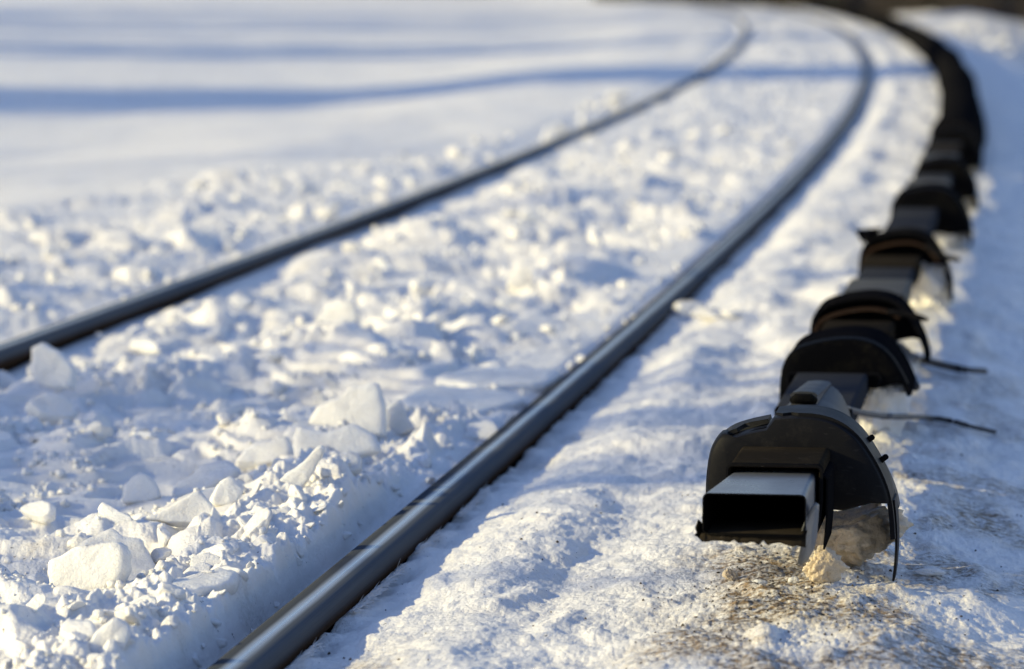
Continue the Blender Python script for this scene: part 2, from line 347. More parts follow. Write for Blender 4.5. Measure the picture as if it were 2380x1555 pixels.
# ------------------------------------------------------------------ running rails
def rail(c0, label):
    prof = [(-.0375, -.012), (-.0365, -.006), (-.033, -.0025), (-.027, -.0008), (-.018, -.0002), (0, 0), (.018, -.0004), (.024, -.0018), (.0295, -.0048), (.0335, -.0095), (.036, -.016),
            (.0375, -.024), (.0375, -.036), (.034, -.041), (.012, -.048), (.009, -.055), (.009, -.13), (.02, -.15), (.07, -.16), (.07, -.172), (-.07, -.172), (-.07, -.16), (-.02, -.15),
            (-.009, -.13), (-.009, -.055), (-.012, -.048), (-.034, -.041), (-.0375, -.036)]
    ys = np.concatenate([np.arange(-4, 30, .25), np.arange(30, 220, .8)])
    rings = []
    for y in ys: rings.append([TR(c0 + a, float(y), z) for a, z in prof])
    v, f = loft(rings)
    o = link("running_rail", v, f, M_steel)
    me = o.data; uv = me.uv_layers.new(name="UVMap"); n = len(prof)
    us = [0.0] * n; acc = 0
    for i in range(n): us[i] = prof[i][0] if prof[i][1] > -.012 else (math.copysign(.06, prof[i][0]) + prof[i][1] * .1 if prof[i][0] < 0 or prof[i][1] < -.03 else prof[i][0] + (-.012 - prof[i][1]) * .9)
    li = np.zeros(len(me.loops), np.int32); me.loops.foreach_get("vertex_index", li)
    arr = np.stack([np.array(us)[li % n], ys[np.minimum(li // n, len(ys) - 1)]], -1).astype(np.float32)
    uv.data.foreach_set("uv", arr.ravel()); sharp(o, 60)
    tag(o, label, 'rail', 'running rails of the snowy track'); return o
rail(0.0, "bright worn steel running rail nearer to the black covered rail, curving away through the snow")
rail(-1.595, "dark slate steel running rail on the far side, entering at the left edge")

# ------------------------------------------------------------------ covered conductor rail
HP = [(0, .12), (0, .145), (.001, .175), (.006, .212), (.026, .240), (.062, .254), (.12, .266), (.17, .268), (.212, .260), (.247, .237), (.275, .198), (.297, .155), (.307, .115), (.311, .062)]
def smooth_poly(p, it=2):
    for _ in range(it):
        q = [p[0]]
        for a, b in zip(p[:-1], p[1:]):
            q += [(a[0] * .75 + b[0] * .25, a[1] * .75 + b[1] * .25), (a[0] * .25 + b[0] * .75, a[1] * .25 + b[1] * .75)]
        q.append(p[-1]); p = q
    return p
def shell(name, prof, y0, y1, nl, dz, th, m, parent, origin, jag=None, steps=6, roll=0.0):
    P = prof; inner = []
    for i, (a, z) in enumerate(P):
        b = P[max(i - 1, 0)]; c = P[min(i + 1, len(P) - 1)]; dx, dy = c[0] - b[0], c[1] - b[1]; l = math.hypot(dx, dy) or 1
        inner.append((a + dy / l * th, z - dx / l * th))
    rings = []; n = len(P)
    for k in range(steps + 1):
        t = k / steps
        ring = []
        for i, (a, z) in enumerate(P):
            j0 = jag[0][i] if jag else 0; j1 = jag[1][i] if jag else 0
            y = (y0 + j0) * (1 - t) + (y1 + j1) * t
            ring.append(TC(nl + a, y, z + dz))
        for i in range(n - 1, -1, -1):
            a, z = inner[i]; j0 = jag[0][i] if jag else 0; j1 = jag[1][i] if jag else 0
            y = (y0 + j0) * (1 - t) + (y1 + j1) * t
            ring.append(TC(nl + a, y, z + dz))
        rings.append(ring)
    v, f = loft(rings, True, False); n2 = 2 * n
    for r in (0, steps):                                    # end strips
        for i in range(n - 1):
            q = (r * n2 + i, r * n2 + i + 1, r * n2 + n2 - 2 - i, r * n2 + n2 - 1 - i); f.append(q if r == 0 else q[::-1])
    o = link(name, v, f, m, parent, loc=origin); sharp(o, 40); return o
def plate(name, prof, ybase, cut, nl, dz, m, parent, origin, th=.006, bulge=.012, rd=.0):
    P = [p for p in prof if p[1] >= cut(p[0])]
    lower = [(P[-1][0], cut(P[-1][0]))] + [(P[-1][0] * (1 - t) + P[0][0] * t, cut(P[-1][0] * (1 - t) + P[0][0] * t) + .004 * math.sin(19 * t)) for t in (.1, .25, .4, .55, .7, .85)] + [(P[0][0], cut(P[0][0]))]
    loop = P + lower; cx = sum(p[0] for p in loop) / len(loop); cz = sum(p[1] for p in loop) / len(loop)
    rings = []
    for s_, d in ((1.0, th + rd), (.997, th * .4 + rd * .45), (.988, rd * .12), (.970, -bulge * .4), (.94, -bulge * .8), (.75, -bulge), (.4, -bulge * 1.1), (.02, -bulge * 1.1)):
        rings.append([TC(nl + cx + (a - cx) * s_, ybase + d, cz + (z - cz) * s_ + dz) for a, z in loop])
    v, f = loft(rings); o = link(name, v, f, m, parent, loc=origin); sharp(o, 50); return o
def rrect(cx, cz, w_, h_, r, seg=4):
    pts = []
    for (sx, sz, a0) in ((1, 1, 0), (-1, 1, 90), (-1, -1, 180), (1, -1, 270)):
        for k in range(seg + 1):
            a = math.radians(a0 + 90 * k / seg); pts.append((cx + sx * (w_ / 2 - r) + r * math.cos(a), cz + sz * (h_ / 2 - r) + r * math.sin(a)))
    return pts
def hollow(name, sections, th, m, parent, origin, ragged=0.0, seed=1):    # open-ended tube; sections (y, cx, cz, w, h, r)
    rr = random.Random(seed)
    outer = []; inner = []
    for i, (y, cx, cz, w_, h_, r) in enumerate(sections):
        po = rrect(cx, cz, w_, h_, r); pi = rrect(cx, cz, w_ - 2 * th, h_ - 2 * th, max(r - th, .001))
        dj = [0.0] * len(po)
        if i == 0 and ragged: dj = [(-rr.random() * ragged if z < cz - h_ * .2 else (rr.random() - .5) * ragged * .06) for a, z in po]
        outer.append([TC(a, y + dj[k], z) for k, (a, z) in enumerate(po)]); inner.append([TC(a, y + dj[k], z) for k, (a, z) in enumerate(pi)])
    n = len(outer[0]); rings = inner[::-1] + outer
    v, f = loft(rings, True, False); L = len(rings)
    f += [((L - 1) * n + j, (L - 1) * n + (j + 1) % n, (j + 1) % n, j) for j in range(n)]
    o = link(name, v, f, [m, M_plate], parent, loc=origin); sharp(o, 40)
    ni = len(inner)
    for p in o.data.polygons:
        vi = list(p.vertices); zc = sum(v[k][2] for k in vi) / len(vi); cz = np.interp(0, [0], [sections[0][2]])
        if min(vi) // n <= ni - 1 or zc < sections[0][2] - sections[0][4] * .3: p.material_index = 1  # inner, rim and lower faces black: shade of the hollow painted in
    return o
SP = smooth_poly(HP, 2); NP = len(SP)
NL = .598                                                   # left edge of the hoods, measured from the near rail
# --- nearest, broken hood
y1 = 6.24; o1 = TC(NL + .155, y1, 0.0)
h1 = tag(empty("support_hood", o1), "nearest black hood with a cracked top and closed dusty front, over dirty ice", "rail cover", "hoods over the conductor rail supports")
rr = random.Random(3)
isp = next(i for i, p in enumerate(SP) if p[0] > .112)
left = SP[:isp]; right = SP[isp - 1:]
jl = [[0.0] * len(left), [0.0] * len(left)]
for i in range(len(left)):
    if left[i][0] > .03: jl[0][i] = .015 + .035 * (left[i][0] > .05) + rr.random() * .01
shell("broken_rim", left, y1 - .004, y1 + .11, NL, -.004, .007, M_rim, h1, o1, jl)['label'] = "cracked left rim of the hood with a jagged edge"
right = right[1:]; jr = [[0.0] * len(right), [0.0] * len(right)]; jr[0][0] = .03; jr[0][1] = .004; jr[0][2] = .012
shell("hood_shell", right, y1 - .006, y1 + .11, NL, .007, .008, M_near, h1, o1, jr)
cut1 = lambda a: .088 + .036 * (a / .31)
plate("end_plate", [(a, z - .016 * float(ss(.028, .04, a) * (1 - ss(.105, .112, a)))) for a, z in SP[4:]], y1 - .008, cut1, NL, .003, M_near, h1, o1, th=.012, rd=.03)
sl = [(a + (.155 - a) * .10, z - .014) for a, z in left[len(left) // 3:]]
shell("crack_strip", sl, y1 - .003, y1 + .022, NL, 0.003, .003, M_plate, h1, o1)
rimr = [(a + .001, z + .003) for a, z in left[len(left) // 3:]]
shell("rear_flange", [(a, z - .002) for a, z in SP[3:-6]], y1 + .12, y1 + .17, NL + .006, -.014, .007, M_grey, h1, o1)
tip = [(.3085, .13), (.312, .10), (.314, .06), (.312, .02), (.309, -.005)]
shell("lower_lip", smooth_poly(tip, 1), y1 + .02, y1 + .10, NL, 0, .004, M_near, h1, o1)
# bolts on the right flank
for (a, z) in ((.262, .222), (.285, .19)):
    p = TC(NL + a, y1 + .07, z); d = Vector((.7, -.1, .55)).normalized()
    v, f = tube([p - d * .004, p + d * .009, p + d * .0115], [.005, .005, .003], 8); link("bolt_head", v, f, M_hood, h1, loc=o1)

# --- nearest box cover end with its sleeve and torn flap
f0 = at_y(1755, 1200, 5.72); nb = float(lateral(f0.x, f0.y))
ob = TC(nb, 5.85, .17)
b1 = tag(empty("box_cover", ob), "open cut end of the box cover, nearest the camera, hanging over brown ice", "rail cover", "box covers between the hoods")
hollow("channel", [(5.70, nb, .182, .156, .063, .009), (5.80, nb + .002, .180, .147, .063, .009), (5.98, nb + .006, .176, .134, .063, .009), (6.26, nb + .012, .173, .132, .063, .009)], .0024, M_boxtop, b1, ob, .012, 4)
# broken lower lip and dark inner liner
lipv = [TC(nb - .080 + .157 * t, 5.698 - .006 * rr.random(), .150 - .009 * rr.random() - .006 * t) for t in np.linspace(0, 1, 26)]
lipu = [TC(nb - .080 + .157 * t, 5.704, .153) for t in np.linspace(0, 1, 26)]
lipb = [TC(nb - .074 + .145 * t, 5.95, .158) for t in np.linspace(0, 1, 26)]
v, f = loft([lipv, lipu, lipb], False, False); o = link("broken_lip", v, f, M_sleeve, b1, loc=ob); mo = o.modifiers.new("s", 'SOLIDIFY'); mo.thickness = .003
tl = [TC(nb - .082, 5.70, .172), TC(nb - .086, 5.698, .160), TC(nb - .084, 5.699, .153), TC(nb - .089, 5.697, .149), TC(nb - .082, 5.70, .146), TC(nb - .076, 5.705, .139), TC(nb - .077, 5.72, .160)]
o = link("torn_edge", tl, [(0, 1, 6), (1, 2, 6), (2, 3, 4), (2, 4, 6), (4, 5, 6)], M_plate, b1, loc=ob, smooth=False); mo = o.modifiers.new("s", 'SOLIDIFY'); mo.thickness = .003
# flap hanging from the right side
fl = [(1872, 1166), (1878, 1172), (1876, 1205), (1873, 1245), (1866, 1275), (1852, 1300), (1836, 1313), (1831, 1306), (1836, 1280), (1842, 1255), (1838, 1242), (1842, 1225), (1852, 1200), (1862, 1180)]
fy = [5.72, 5.80, 5.84, 5.86, 5.85, 5.82, 5.80, 5.79, 5.78, 5.76, 5.75, 5.73, 5.72, 5.72]
pf = [at_y(x + 16, y, d - .01) + Vector((.004, 0, 0)) for (x, y), d in zip(fl, fy)]; cf = sum(pf, Vector()) / len(pf)
rings = [[cf + (p - cf) * s_ + Vector((.004 * (1 - s_), -.003 * math.sin(s_ * 3), 0)) for p in pf] for s_ in (1, .8, .5, .1)]
v, f = loft(rings, True, False); f.append(tuple(range(3 * len(pf), 4 * len(pf))))
o = link("torn_flap", v, f, M_flap, b1, loc=ob); mo = o.modifiers.new("s", 'SOLIDIFY'); mo.thickness = .0025
o['label'] = "torn pale side flap hanging down to a point"
# sleeve: inverted channel, right leg long
def sleeve(name, y0, y1_, cx, top, w_, legl, legr, r, th, m, parent, origin, drop=0.0):
    P = [(-w_ / 2, top - legl), (-w_ / 2, top - r)] + [(-w_ / 2 + r - r * math.cos(a), top - r + r * math.sin(a)) for a in (.4, .8, 1.2, 1.57)] + \
        [(w_ / 2 - r + r * math.sin(a), top - r + r * math.cos(a)) for a in (0, .4, .8, 1.2, 1.57)] + [(w_ / 2, top - legr * .6), (w_ / 2 - .004, top - legr)]
    return shell(name, P, y0, y1_, cx, drop, th, m, parent, origin)
sleeve("sleeve", 5.985, 6.27, nb + .009, .2195, .146, .06, .105, .008, .0035, M_sleeve, b1, ob)
sleeve("sleeve_rim", 5.975, 5.99, nb + .009, .2225, .152, .064, .098, .010, .004, M_hood, b1, ob)
sleeve("inner_strip", 6.02, 6.2, nb + .0155, .20, .150, .03, .118, .008, .003, M_hood, b1, ob)

# --- grey domed joint cover behind the first hood
yj = 6.60; oj = TC(NL + .12, yj, .05)
jc = tag(empty("joint_cover", oj), "grey domed joint cover with a raised ridge and dark slot, right behind the nearest hood", "rail cover")
def dome(y0, y1_, c0, c1, w0, w1, t0, t1, name, m, par, org, wt=.3):
    rings = []
    for k in range(9):
        t = k / 8; y = y0 + (y1_ - y0) * t; c = c0 + (c1 - c0) * t; w_ = w0 + (w1 - w0) * t; tp = t0 + (t1 - t0) * t
        prof = [(-w_ / 2, tp * .5), (-w_ * .47, tp * .6), (-w_ * .40, tp * .76), (-w_ * .28, tp * .92), (-w_ * wt * .5, tp * .985), (0, tp), (w_ * wt * .5, tp * .985), (w_ * .28, tp * .92), (w_ * .40, tp * .76), (w_ * .47, tp * .6), (w_ / 2, tp * .5)]
        rings.append([TC(c + a, y, z + .01) for a, z in smooth_poly(prof, 1)])
    v, f = loft(rings); o = link(name, v, f, m, par, loc=org); sharp(o, 45); return o
dome(6.42, 7.36, NL + .12, NL + .12, .24, .13, .215, .190, "dome", M_grey, jc, oj)
ro = dome(6.92, 7.35, NL + .115, NL + .115, .075, .075, .224, .198, "ridge", M_grey, jc, oj, .7)
v, f = tube([TC(NL + .094, 6.905, .218), TC(NL + .102, 6.900, .222), TC(NL + .130, 6.900, .222), TC(NL + .138, 6.905, .218)], [.006, .0095, .0095, .006], 8); link("slot", v, f, M_plate, jc, loc=oj)  # solid black bar standing in for the shade inside the slot

# --- the other hoods: (y, top height above sheet, left px offset, label, plate cut, scale)
def hood(y, ztop, nl, wsc, cut, L, label, mh=M_hood, rusty=False):
    o0 = TC(nl + .15, y, 0.0); e = tag(empty("support_hood", o0), label, "rail cover", "hoods over the conductor rail supports")
    dz = ztop - .268; lowz = .10 if 'second' in label else (.055 if 'third' in label else -.01); P = [(a * wsc, z) for a, z in SP if z + dz > lowz or a < .05]
    shell("hood_shell", P, y - .01, y + L, nl, dz, .010, mh, e, o0)
    if cut is not None:
        Pp = P if P[0][1] > .02 else P[3:]
        plate("end_plate", [(a, z) for a, z in Pp], y - .010 + (.05 if rusty else 0), cut, nl, dz - (.009 if rusty else -.002), M_plate, e, o0, bulge=.006, rd=0 if rusty else .03)
    if rusty:
        Q = [(a * .97 + .004, z - .03) for a, z in P[6:-14]]
        shell("rusty_rim", Q, y - .03, y + .04, nl, dz, .006, M_rust, e, o0)
    return e
M_rust = plastic("rusty_strap", col=(.035, .02, .012), rough=.75, dust=.5, dustcol=(.10, .06, .035), spec=.1)
def fit_n(pxl, y): p = at_y(pxl, 500, y); return float(lateral(p.x, p.y))
hoods = [
 (8.05, .222, 1813, 322, lambda a: .150 + .02 * (a / .3), .30, "second hood, smooth black arch directly behind the grey joint cover", False),
 (9.20, .217, 1882, 283, lambda a: .165, .16, "third hood, rusty brown strap across its mouth, loose black rods at its right", True),
 (11.3, .228, 1996, 219, lambda a: .17, .16, "fourth hood, thin arch with a flap sticking out at its upper left corner", True),
 (13.6, .226, 2068, 190, lambda a: .10, .34, "fifth hood, wide black arch with a bright sunlit gap of snow below", False),
 (15.9, .215, 2120, 153, lambda a: .10, .30, "sixth hood, blurred black arch in front of a lighter brown sleeve", False),
 (18.6, .225, 2153, 125, lambda a: .08, .30, "seventh and farthest hood, small and blurred before the long unbroken cover", False)]
hd = []
for (y, zt, xl, wpx, cut, L, lab, ru) in hoods:
    nl = fit_n(xl, y); wsc = (wpx / F * y) / .311
    hd.append((y, nl, zt, L)); e = hood(y, zt, nl, wsc, cut, L, lab, rusty=ru)
    if "second" in lab:
        o0 = Vector(e.location); sleeve("front_lip", y - .02, y + .03, nl + .115, .152, .20, .045, .03, .01, .006, M_hood, e, o0)
    if "fourth" in lab:
        o0 = Vector(e.location)
        pts = [TC(nl - .012, y - .03, .232), TC(nl + .06, y - .02, .236), TC(nl + .07, y + .06, .232), TC(nl + .01, y - .01, .190), TC(nl + .03, y + .06, .20)]
        o = link("bent_flap", pts, [(0, 1, 2), (0, 3, 1), (3, 4, 2, 1)], M_hood, e, loc=o0, smooth=False); mo = o.modifiers.new("s", 'SOLIDIFY'); mo.thickness = .004
# box covers between hoods
def boxseg(y0, y1_, n0, n1, top, w_, label, mm, sleeves=(), par=0.0):
    o0 = TC(n0, y0, top); e = tag(empty("box_cover", o0), label, "rail cover", "box covers between the hoods")
    k = max(2, int((y1_ - y0) / .4)); secs = []
    for i in range(k + 1):
        t = i / k; secs.append((y0 + (y1_ - y0) * t, n0 + (n1 - n0) * t, top - .026, w_, .052, .008))
    hollow("channel", secs, .004, mm, e, o0)
    for (ya, yb, mt) in sleeves: sleeve("sleeve", ya, yb, n0 + (n1 - n0) * (ya - y0) / (y1_ - y0), top + .008, w_ + .018, .055, .06, .01, .004, mt, e, o0)
boxseg(7.40, 8.2, .70, .70, .150, .15, "box cover hidden low between the grey joint cover and the second hood", M_box)
boxseg(8.3, 9.3, .70, .705, .150, .150, "short dark box cover between the second and third hoods", M_box, ((8.9, 9.15, M_sleeve),))
boxseg(9.35, 11.35, .70, .70, .150, .150, "long box cover with pale bands between the third and fourth hoods", M_box, ((9.9, 10.4, M_band), (10.9, 11.25, M_sleeve)))
boxseg(11.5, 13.7, .70, .70, .155, .150, "slate grey box cover between the fourth and fifth hoods", M_box)
boxseg(13.9, 16.0, .70, .71, .155, .150, "box cover with a pale band between the fifth and sixth hoods", M_box, ((14.6, 15.3, M_band),))
boxseg(16.15, 19.0, .71, .72, .165, .150, "brownish box cover with several sleeves between the sixth and seventh hoods", M_box, ((16.6, 17.2, M_band), (17.6, 18.1, M_sleeve)))
# long continuous cover round the curve
def long_cover(y0, y1_):
    o0 = TC(.75, y0, .1); prof = smooth_poly([(-.125, .0), (-.125, .17), (-.10, .225), (-.03, .245), (.05, .24), (.11, .19), (.135, .10), (.135, .0)], 1)
    rings = []
    for y in np.concatenate([np.arange(y0, 40, .5), np.arange(40, y1_, 1.5)]): rings.append([TC(.76 + a * (1 + .05 * math.sin(y * 2.6)) + .012 * math.sin(y * .9), float(y), z * (1 + .05 * math.sin(y * 2.1))) for a, z in prof])
    v, f = loft(rings); o = link("long_rail_cover", v, f, M_hood, loc=o0); sharp(o, 45)
    tag(o, "long unbroken black rail cover sweeping round the far curve to the top of the picture", "rail cover")
long_cover(19.2, 200)

# --- cables and rods
def cable(name, pts, r, label, cat="cable", m=None):
    o = None; q = [Vector(p) for p in pts]; out = []
    for i in range(len(q) - 1):
        for t in np.linspace(0, 1, 7)[:-1]:
            a = q[max(i - 1, 0)]; b = q[i]; c = q[i + 1]; d = q[min(i + 2, len(q) - 1)]
            out.append(.5 * ((2 * b) + (c - a) * t + (2 * a - 5 * b + 4 * c - d) * t * t + (3 * b - a - 3 * c + d) * t ** 3))
    out.append(q[-1]); v, f = tube(out, [r * (1 if i < len(out) * .8 else .75) for i in range(len(out))], 8)
    o = link(name, v, f, m or M_cable, loc=out[0]); tag(o, label, cat, None); return o
def onsnow(px, py, h=.006):
    z = 0.0
    for _ in range(6):
        p = at_h(px, py, z); z = hz(p.x, p.y) + h
    return at_h(px, py, z)
c1 = cable("cable", [at_y(1960, 946, 7.35), at_y(2000, 958, 7.55), at_y(2060, 967, 7.8), at_y(2110, 968, 8.0)] + [onsnow(x, y, .012) for x, y in ((2160, 970), (2210, 978), (2262, 992), (2314, 1004))], .006,
           "thin black cable trailing across the snow to the right, just behind the nearest hood")
p = at_y(2060, 967, 7.8); v, f = tube([p - Vector((.012, 0, 0)), p + Vector((.012, 0, 0))], [.0065, .0065], 8); o = link("tape_band", v, f, M_flap, c1, loc=c1.location)
c2 = cable("cable", [TC(NL + .27, 8.25, .10)] + [onsnow(x, y, .02) for x, y in ((2090, 825), (2140, 836), (2190, 848), (2238, 858), (2290, 862))], .010,
           "thicker dark cable half buried in the blue shaded snow beside the second hood")
c3 = cable("metal_rod", [TC(hd[1][1] + .19, 9.15, .18), TC(hd[1][1] + .24, 9.14, .175), TC(hd[1][1] + .285, 9.12, .165)], .007, "short black rod poking out at the right of the third hood", "rod", M_hood)
c4 = cable("metal_rod", [TC(hd[2][1] + .2, 11.2, .19), TC(hd[2][1] + .25, 11.17, .165), TC(hd[2][1] + .30, 11.15, .155)], .008, "black rod poking out at the right of the fourth hood", "rod", M_hood)

# ------------------------------------------------------------------ ice slabs, traced shapes with their own place and thickness
def frost(p, s, seed): return mnoise.fractal(Vector(p) * s + Vector((seed * 7.3, 0, 0)), .9, 2.0, 4)
def slab(name, outline, th, lean, yaw, label, m=M_slab, cat="ice chunk", group=None, base=None, lift=0.0, seed=0):
    rr = random.Random(seed + 11)
    pts = [Vector((a, b, 0)) for a, b in outline]
    q = []
    for i in range(len(pts)):                              # densify with jitter
        a, b = pts[i], pts[(i + 1) % len(pts)]; l = (b - a).length; k = max(2, int(l / 7))
        for j in range(k):
            t = j / k; c = a.lerp(b, t); jj = 1.6 if j else .6
            q.append((c.x + rr.uniform(-jj, jj), c.y + rr.uniform(-jj, jj)))
    for _ in range(1): q = [((q[i - 1][0] + 2 * q[i][0] + q[(i + 1) % len(q)][0]) / 4, (q[i - 1][1] + 2 * q[i][1] + q[(i + 1) % len(q)][1]) / 4) for i in range(len(q))]
    lo = max(outline, key=lambda p: p[1]); cx = sum(p[0] for p in outline) / len(outline)
    bp = base or onsnow(cx, lo[1] - 4, 0.0)
    ln, yw = math.radians(lean), math.radians(yaw)
    nrm = Vector((math.sin(yw) * math.cos(ln), -math.cos(yw) * math.cos(ln), math.sin(ln)))
    C0 = Vector((0, 0, CAMH))
    def hit(x, y):
        d = ray(x, y); t = (bp - C0).dot(nrm) / d.dot(nrm); return C0 + d * t
    P = [hit(x, y) for x, y in q]; c = sum(P, Vector()) / len(P)
    size = max((p - c).length for p in P); r = min(th * .45, .008)
    rings = []
    for s_, d in ((.03, 0), (.3, 0), (.55, 0), (.78, 0), (.92, 0), (1 - .5 * r / size, .12), (1, .35), (1.01, .65), (1 - .6 * r / size, .9), (.9, 1), (.7, 1), (.4, 1), (.03, 1)):
        rg = []
        for p in P:
            w_ = c + (p - c) * s_ - nrm * th * d
            k = frost(w_, 16, seed) * .006 * (th / .03) * (1 if d in (0, 1) else .7) + frost(w_, 70, seed + 3) * .0016
            if d >= .12 and d <= .9: w_ = w_ + (p - c).normalized() * k
            else: w_ = w_ + nrm * k * (1 if d == 0 else -1) * .7
            rg.append(w_ + Vector((0, 0, lift)))
        rings.append(rg)
    v, f = loft(rings); o = link(name, v, f, m, loc=c)
    bm = bmesh.new(); bm.from_mesh(o.data); bmesh.ops.recalc_face_normals(bm, faces=bm.faces); bm.to_mesh(o.data); bm.free()
    tag(o, label, cat, group); return o
def z5(l): return [(x / 1.945, 755 + y / 1.945) for x, y in l]
def z6(l): return [((800 + x / 1.1294) / 1.722, 755 + y / 1.945) for x, y in l]
G = "broken ice slabs between the rails"
slab("ice_chunk", z5([(200, 1105), (210, 1060), (275, 1035), (330, 995), (480, 968), (545, 972), (572, 1010), (570, 1100), (545, 1160), (480, 1205), (330, 1205), (215, 1190)]), .035, 22, -12, "largest upright ice slab, rounded and glowing, at the lower left between the rails", group=G, seed=1)
slab("ice_chunk", z5([(300, 1010), (430, 930), (510, 905), (560, 950), (640, 960), (740, 1120), (660, 1170), (500, 1160)]), .05, 35, 10, "shaded brownish ice slab directly behind the largest upright slab", group=G, seed=2)
slab("ice_chunk", z5([(550, 800), (556, 720), (605, 672), (650, 660), (700, 708), (730, 770), (690, 810)]), .025, 18, -5, "small rounded upright ice slab left of the three cornered slab", group=G, seed=3)
slab("ice_chunk", z5([(640, 870), (740, 830), (860, 760), (905, 733), (960, 790), (1012, 880), (940, 900), (760, 890)]), .03, 28, 8, "three cornered ice slab with its point at upper middle, behind the largest slab", group=G, seed=4)
slab("ice_chunk", z5([(765, 765), (790, 720), (910, 620), (1040, 603), (1087, 640), (1000, 700), (900, 750), (800, 785)]), .035, 48, -15, "long leaning ice slab behind the three cornered slab", group=G, seed=5)
slab("ice_chunk", z5([(945, 800), (990, 700), (1050, 673), (1112, 740), (1060, 815), (980, 820)]), .03, 25, 15, "stubby ice slab with a brown stain between the leaning slab and the pointed shard", group=G, seed=6)
slab("ice_chunk", z5([(1225, 745), (1290, 670), (1370, 620), (1435, 548), (1462, 538), (1474, 556), (1462, 590), (1405, 685), (1355, 750), (1260, 760)]), .022, 12, 6, "pointed finger of ice sticking up between the near rail and the slabs", cat="ice chunk", seed=7)
slab("ice_chunk", z5([(1390, 700), (1450, 605), (1580, 558), (1640, 590), (1636, 650), (1500, 700)]), .03, 40, 12, "flat topped ice slab just right of the pointed shard", group=G, seed=8)
slab("ice_chunk", z6([(460, 470), (520, 370), (600, 330), (650, 308), (665, 272), (800, 250), (815, 300), (838, 350), (832, 500), (730, 490), (560, 470)]), .03, 20, -14, "biggest stepped ice slab, upright, standing left of the near rail", group=G, seed=9)
slab("ice_chunk", z6([(418, 610), (425, 470), (440, 450), (560, 480), (700, 438), (790, 490), (815, 560), (650, 610)]), .03, 25, -8, "blue shaded ice slab in front of the biggest stepped slab", group=G, seed=10)
slab("ice_chunk", z6([(838, 510), (835, 370), (880, 340), (915, 330), (940, 400), (985, 470), (900, 505)]), .03, 15, 25, "bright white ice slab touching the right side of the biggest stepped slab", group=G, seed=11)
slab("ice_chunk", z6([(150, 620), (200, 560), (250, 520), (330, 520), (400, 490), (420, 560), (410, 610), (260, 620)]), .03, 40, -10, "low shaded ice slab left of the blue slab", group=G, seed=12)
slab("ice_chunk", z5([(140, 235), (134, 90), (195, 74), (262, 118), (338, 190), (330, 290), (200, 285)]), .03, 14, -12, "upright ice slab leaning by the far rail at the left edge", group=G, seed=13)
slab("ice_chunk", z5([(-60, 290), (-50, 200), (20, 205), (112, 268), (105, 295)]), .04, 35, 0, "low ice slab cut by the left edge of the picture below the far rail", group=G, seed=14)
slab("ice_chunk", z5([(110, 350), (200, 290), (330, 330), (360, 400), (330, 420), (200, 400)]), .03, 55, 20, "dark edged ice slab lying tilted below the upright slab at the left edge", group=G, seed=15)
slab("ice_chunk", z5([(370, 1480), (430, 1375), (530, 1308), (592, 1345), (596, 1420), (560, 1480), (460, 1520)]), .05, 35, 10, "rounded yellowish ice block near the bottom left, below the brown slab", group=G, seed=16)
slab("ice_chunk", z5([(785, 920), (800, 870), (850, 845), (905, 855), (935, 915), (880, 940)]), .035, 25, 30, "small clear faceted ice piece below the three cornered slab", group=G, seed=17)
slab("ice_chunk", z5([(430, 830), (460, 790), (540, 840), (610, 870), (600, 900), (500, 905)]), .03, 45, -20, "small brown bottomed ice piece left of the clear faceted piece", group=G, seed=18)
slab("ice_chunk", [(730, 742), (770, 700), (822, 690), (836, 730), (820, 765), (760, 760)], .05, 30, -10, "brown bottomed ice block in the middle distance between the rails", group=G, seed=19)
slab("ice_chunk", [(870, 600), (885, 590), (905, 620), (925, 642), (880, 645)], .04, 15, -20, "small bright shard in the middle distance, left of the brown bottomed block", cat="ice chunk", seed=20)
r9 = random.Random(21)
spots9 = [(60, 1020), (330, 1010), (450, 880), (600, 960), (980, 1060), (1080, 820), (900, 760), (640, 820), (1180, 700), (1000, 660), (1240, 500), (180, 1460), (520, 1330), (90, 1180), (1240, 640), (560, 700), (330, 800), (860, 690), (1120, 1000)]
for k9, (cx9, cy9) in enumerate(spots9):
    sz = r9.uniform(26, 52) * (.45 + .55 * cy9 / 1100); m9 = r9.randint(5, 8); a0 = r9.uniform(0, 6.28)
    ol = [(cx9 + sz * r9.uniform(.7, 1.15) * math.cos(a0 + 6.283 * j / m9), cy9 + sz * .55 * r9.uniform(.6, 1.15) * math.sin(a0 + 6.283 * j / m9)) for j in range(m9)]
    slab("ice_chunk", ol, r9.uniform(.014, .028), r9.uniform(25, 72), r9.uniform(-70, 25), "smaller broken plate of crusted snow lying tilted in the rubble between the rails", group="smaller snow plates in the rubble", seed=40 + k9)
# flat slabs lying along the bank and against the rail
flat = [(z6([(480, 760), (700, 700), (960, 740), (1010, 780), (820, 820), (560, 830)]), "flat ice sheet lying against the near rail, below the pointed shard", 21),
        (z6([(300, 860), (560, 780), (740, 800), (800, 830), (560, 900), (380, 960), (150, 960)]), "long flat ice sheet on top of the bank, rough and cream edged", 22),
        (z6([(1060, 230), (1200, 190), (1450, 175), (1640, 200), (1560, 260), (1250, 280)]), "wide blue topped ice sheet beside the near rail in the middle distance", 23),
        (z6([(900, 330), (1000, 270), (1350, 280), (1480, 330), (1250, 400), (1000, 400)]), "wide pale ice sheet behind the stepped slab, reaching the near rail", 24),
        (z5([(580, 1215), (760, 1150), (1000, 1090), (1090, 1110), (1060, 1160), (860, 1200), (700, 1250)]), "flat ice sheet on the bank crest beside the groove", 25),
        (z5([(640, 600), (900, 590), (1180, 610), (1320, 650), (1240, 690), (960, 650)]), "thin flat ice sheet behind the pointed shard", 26)]
